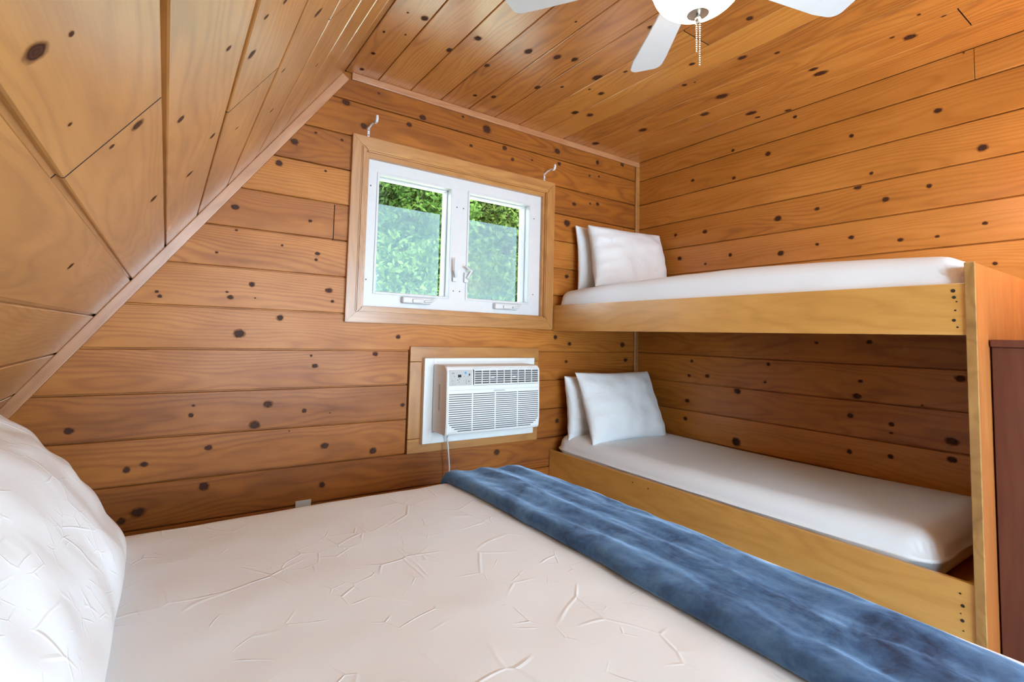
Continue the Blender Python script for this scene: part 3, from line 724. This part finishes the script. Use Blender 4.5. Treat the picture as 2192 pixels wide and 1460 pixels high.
# ------------------------------------------------------------------ pillows
def pillow(name, w_, h_, t_, M_, label, group, seed, wr=.012, mat='pillow', nu=46, nv=34):
    V, F = [], []; off = Vector((seed * 5.3, seed * 2.9, seed * 1.7))
    def P(u, v, s):
        pin = .055
        x = u * w_ / 2 * (1 - pin * (1 - v * v) * 0 - pin * (1 - abs(v) ** 2) * abs(u) ** 3)
        y = v * h_ / 2 * (1 - pin * (1 - abs(u) ** 2) * abs(v) ** 3)
        k = (max(0, 1 - abs(u) ** 2.4) ** .46) * (max(0, 1 - abs(v) ** 2.4) ** .46)
        z = s * t_ / 2 * k
        p = Vector((x * 4, y * 4, s)) + off
        e = min(1, 3 * (1 - max(abs(u), abs(v))))
        z += wr * (noise.noise(p * 1.2) + .6 * noise.noise(p * 2.9)) * (.3 + .7 * e)
        # gathered creases running in from the short ends
        z += wr * .6 * math.sin(v * 15 + 4 * noise.noise(p * .9)) * abs(u) ** 2 * e * s
        return (x, y, z)
    def ease(i, n): q = 2 * i / (n - 1) - 1; return math.sin(q * PI / 2)
    idx = {}
    for s in (1, -1):
        for j in range(nv):
            for i in range(nu):
                edge = i in (0, nu - 1) or j in (0, nv - 1)
                if edge and s == -1: idx[(s, i, j)] = idx[(1, i, j)]; continue
                idx[(s, i, j)] = len(V); V.append(P(ease(i, nu), ease(j, nv), s))
    for s in (1, -1):
        for j in range(nv - 1):
            for i in range(nu - 1):
                q = [idx[(s, i, j)], idx[(s, i + 1, j)], idx[(s, i + 1, j + 1)], idx[(s, i, j + 1)]]
                F.append(q if s == 1 else q[::-1])
    o = mesh_obj(name, V, F, M[mat], smooth=True); o.matrix_world = M_
    sub = o.modifiers.new('s', 'SUBSURF'); sub.levels = 1; sub.render_levels = 1
    tag(o, label, 'pillow', group); return o
def frame_m(c, xd, yd):
    X = Vector(xd).normalized(); Y = Vector(yd); Y = (Y - X * Y.dot(X)).normalized(); Z = X.cross(Y)
    m = Matrix((X, Y, Z)).transposed().to_4x4(); m.translation = Vector(c); return m
# upper bunk: two pillows stood against the back wall
pillow('pillow', .66, .44, .11, frame_m((2.60, 2.415, 1.735), (1, .0, 0), (0, .08, 1)), 'flat white pillow behind the front one on the upper bunk, against the wall', 'pillows on the upper bunk', 3, wr=.014)
pillow('pillow', .62, .42, .19, frame_m((2.585, 2.245, 1.735), (1, -.14, 0), (0, .22, 1)), 'plump white pillow standing in front on the upper bunk', 'pillows on the upper bunk', 4, wr=.022)
pillow('pillow', .68, .40, .18, frame_m((2.50, 2.37, .755), (1, 0, 0), (0, .12, 1)), 'white pillow behind the front one in the lower bunk, against the wall', 'pillows in the lower bunk', 5, wr=.022)
pillow('pillow', .66, .45, .18, frame_m((2.50, 2.215, .775), (1, -.03, 0), (-.05, .40, 1)), 'creased white pillow leaning in front in the lower bunk', 'pillows in the lower bunk', 6, wr=.024)

# ------------------------------------------------------------------ queen bed
bd = empty('bed', (.42, 1.05, 0)); tag(bd, 'large bed with a fitted white sheet in front of the sloped wall', 'bed')
QX0, QX1, QY0, QY1, QZ = -.60, 1.452, .20, 1.815, .60
Tb = Matrix.Translation((-.42, -1.05, 0))
MB().box(QX0 + .03, QX1 - .03, QY0 + .03, QY1 - .03, .17, .34, .02, 3).build('box_spring', M['boxspring'], bd, smooth=40, mw=Tb)
fr_ = MB()
for bx in ((QX0 + .02, QX1 - .02, QY0 + .02, QY0 + .06, .12, .17), (QX0 + .02, QX1 - .02, QY1 - .06, QY1 - .02, .12, .17), (QX0 + .02, QX0 + .06, QY0 + .06, QY1 - .06, .12, .17), (QX1 - .06, QX1 - .02, QY0 + .06, QY1 - .06, .12, .17)): fr_.box(*bx, bev=.003)
fr_.build('bed_frame', M['iron'], bd, mw=Tb)
for lx in (QX0 + .08, QX1 - .08):
    for ly in (QY0 + .08, QY1 - .08): MB().lathe([(0, 0), (.022, 0), (.022, .12), (0, .12)], 14, Matrix.Translation((lx, ly, 0))).build('leg', M['iron'], bd, mw=Tb)
def qf(x, y): return .006 * math.sin(PI * (y - QY0) / (QY1 - QY0)) + .004 * math.sin((x - .4) * 2.2)
rounded_slab('mattress', QX0, QX1, QY0, QY1, .34, QZ - .003, .042, M['sheet'], bd, nx=120, ny=90, fnz=qf, wr=.004, seed=3, mw=Tb)
# pillow leaning on the sloped wall at the head of the bed
pillow('pillow', .98, .52, .19, frame_m((-.225, 1.255, .785), (0, 1, 0), (-.62, .06, .76)), 'large white pillow at the head of the bed leaning on the sloped wall', None, 8, wr=.015, nu=60, nv=44)
# blanket
def blanket():
    nu, nv = 60, 190; V, F = [], []
    x0, x1, y0, y1 = .978, 1.375, .165, 1.842
    th = .044; r = .021
    def base(x, y):
        k = 0
        for d in (QX1 - x, y - QY0, QY1 - y):
            if d < .042: k += .042 - math.sqrt(max(0, .042 ** 2 - (.042 - d) ** 2)) if d > 0 else .042 - d * 1.6
        p = Vector((x, y, 0)) * 3 + Vector((21.3, 9.9, 0))
        return QZ - .003 + qf(x, y) - k + .004 * noise.noise(p)
    prof = []
    for i in range(9): a = PI / 2 + PI * i / 8; prof.append((x0 + r + (r + .001) * math.cos(a) , -(th / 2) * math.sin(a) , 0))
    # order: bottom edge round near edge up to top, across, round far edge
    pr_ = [(x0 + r - r * math.sin(PI * i / 10), th / 2 - th / 2 * math.cos(PI * i / 10)) for i in range(11)]
    n = 44
    pr_ += [(x0 + r + (x1 - x0 - 2 * r) * i / n, th - .014 * (i / n)) for i in range(1, n)]
    t2 = th - .014
    pr_ += [(x1 - r + r * math.sin(PI * i / 8), t2 / 2 + t2 / 2 * math.cos(PI * i / 8)) for i in range(9)]
    m = len(pr_)
    for j in range(nv + 1):
        y = y0 + (y1 - y0) * j / nv
        for i, (x, h) in enumerate(pr_):
            edge = .012 * noise.noise(Vector((0, y * 2.3, 4))) + .004 * noise.noise(Vector((1, y * 9, 4)))
            xx = x + edge * (1 if x < 1.1 else .8 if x > 1.3 else .5)
            b0 = base(min(xx, QX1 + .02), y)
            hh = h; xx -= .03 * max(0, 1 - (y - .165) / .8) * (i / m)
            if h > .01:
                p = Vector((xx * 9, y * 3.2, 2)); q = Vector((xx * 30, y * 14, 7))
                hh += .007 * noise.noise(p) + .003 * noise.noise(q) 
                # long soft folds running with the strip
                hh += .004 * math.sin((xx - x0) * 44 + 2.2 * noise.noise(Vector((0, y * 2, 1)))) * min(1, (xx - x0) / .08)
            V.append((xx, y, b0 + .001 + max(0, hh)))
    for j in range(nv):
        for i in range(m - 1): F.append([j * m + i, (j + 1) * m + i, (j + 1) * m + i + 1, j * m + i + 1])
        F.append([j * m + m - 1, (j + 1) * m + m - 1, (j + 1) * m, j * m])
    F.append([i for i in range(m)]); F.append([nv * m + i for i in range(m)][::-1])
    o = mesh_obj('blanket', V, F, M['blanket'], smooth=True)
    bm = bmesh.new(); bm.from_mesh(o.data); bmesh.ops.recalc_face_normals(bm, faces=bm.faces); bm.to_mesh(o.data); bm.free()
    o.data.polygons.foreach_set('use_smooth', [True] * len(o.data.polygons))
    tag(o, 'blue plush throw blanket folded in a strip across the foot of the bed', 'blanket')
blanket()

# ------------------------------------------------------------------ cabinet against the bunk's end panel
cb = empty('cabinet', (2.25, .44, 0)); tag(cb, 'dark reddish brown wooden cabinet against the outer side of the bunk end panel', 'cabinet')
CBY = .46 - .002
MB().box(.004, .68, -.50, .016, .05, 1.208, .002).build('body', M['cabinet'], cb)
MB().box(-.008, .69, -.515, .017, 1.208, 1.232, .004, 2).build('top', M['cabinet'], cb)
MB().box(.02, .67, -.48, .0, 0, .05).build('plinth', M['cabinet'], cb)
for k in range(2):
    dr = MB().box(.015 + k * .33, .335 + k * .33, -.518, -.50, .07, 1.19, .003).build('door', M['cabinet'], cb)
    MB().lathe([(0, .02), (.014, .018), (.012, .008), (.006, 0)], 14, Matrix.Translation((.30 + k * .09, -.518, .65)) @ Matrix.Rotation(PI / 2, 4, 'X')).build('knob', M['metal'], dr)

# ------------------------------------------------------------------ ceiling fan
FX, FY, FB = 1.155, .775, 2.222
fan = empty('ceiling_fan', (FX, FY, CE)); tag(fan, 'white ceiling fan with five blades and a lit glass bowl', 'ceiling fan')
z0 = -CE
MB().lathe([(0, 0), (.07, 0), (.066, -.03), (.03, -.055), (0, -.055)], 32).build('canopy', M['fanwhite'], fan, smooth=40)
MB().lathe([(.012, -.05), (.012, -.16), (0, -.16)], 16).build('downrod', M['fanwhite'], fan, smooth=40)
zb = FB - CE
MB().lathe([(0, zb + .16), (.05, zb + .16), (.10, zb + .13), (.115, zb + .09), (.115, zb + .04), (.09, zb + .012), (.06, zb), (.06, zb - .03), (.075, zb - .04), (0, zb - .04)], 40).build('motor_housing', M['fanwhite'], fan, smooth=40)
# blade: narrow root, broad rounded tip
def blade_poly():
    P = [(.155, -.042), (.30, -.050), (.46, -.060)]
    for k in range(7): a = -PI / 2 + (PI / 2) * k / 6; P.append((.505 + .03 * math.cos(a) + .0, -.030 + .03 * math.sin(a)))
    for k in range(7): a = (PI / 2) * k / 6; P.append((.505 + .035 * math.cos(a), .027 + .03 * math.sin(a)))
    P += [(.46, .060), (.30, .050), (.155, .042)]
    return P
for k in range(5):
    an = math.radians(54.5 + 72 * k)
    Mr = Matrix.Translation((0, 0, zb)) @ Matrix.Rotation(an, 4, 'Z') @ Matrix.Rotation(math.radians(-9), 4, 'X')
    blade = MB().prism(blade_poly(), -.003, .003, .0015).build('blade', M['fanwhite'], fan, mw=Mr)
    b = MB().box(.06, .19, -.018, .018, .003, .009, .002); b.box(.165, .20, -.04, .04, .003, .009, .002)
    b.build('blade_iron', M['fanwhite'], blade)
bz = -.042
prf = [(.118, zb + bz)] + [(.118 * math.cos(a), zb + bz - .01 - .09 * math.sin(a)) for a in [PI / 2 * i / 14 for i in range(0, 15)]]
MB().lathe([(0, zb + bz + .004), (.11, zb + bz + .004), (.123, zb + bz + .002), (.123, zb + bz - .012), (.118, zb + bz - .012), (.118, zb + bz)], 48).build('fitter', M['fanwhite'], fan, smooth=40)
MB().lathe([(r, z) for r, z in prf], 48).build('glass_bowl', M['bowl'], fan, smooth=60)
bt = zb + bz - .100
MB().lathe([(0, bt - .004), (.028, bt - .001), (.026, bt + .006), (.012, bt - .008), (.006, bt - .02), (0, bt - .022)][:3], 24).build('finial', M['nickel'], fan, smooth=60)
MB().lathe([(0, bt - .026), (.006, bt - .022), (.008, bt - .014), (.006, bt - .004), (0, bt)], 16).build('finial_knob', M['nickel'], fan, smooth=60)
def chain(x, y, L, name):
    b = MB(); n = int(L / .0062)
    for k in range(n):
        b.lathe([(0, -.0028), (.0021, -.0016), (.0026, 0), (.0021, .0016), (0, .0028)], 6, Matrix.Translation((x, y, bt - .024 - k * .0062)))
    b.build(name, M['nickel'], fan)
chain(.004, -.003, .125, 'pull_chain'); chain(-.003, .002, .088, 'pull_chain')

# ------------------------------------------------------------------ assumed warm wall lamp above the cabinet, unseen, added to light the right side
wl = empty('assumed_wall_lamp', (RX, .06, 1.74)); tag(wl, 'assumed warm globe wall lamp, out of view on the right wall above the dark cabinet', 'assumed wall lamp')
MB().lathe([(0, 0), (.045, 0), (.045, .012), (.02, .022), (0, .022)], 24, Matrix.Rotation(-PI / 2, 4, 'Y')).build('back_plate', M['nickel'], wl, smooth=40)
MB().tube([(-.018, 0, 0), (-.07, 0, -.01), (-.12, 0, 0), (-.135, 0, .02)], .008).build('arm', M['nickel'], wl, smooth=60)
M['assumed_warm_globe'] = emis('assumed_lit_warm_globe', (1, .56, .27), 85.0)
MB().lathe([(0, -.06)] + [(.06 * math.cos(a), .06 * math.sin(a)) for a in [PI * (i - 7) / 16 for i in range(0, 15)]] + [(0, .06)], 28, Matrix.Translation((-.135, 0, .075))).build('assumed_glass_globe', M['assumed_warm_globe'], wl, smooth=80)
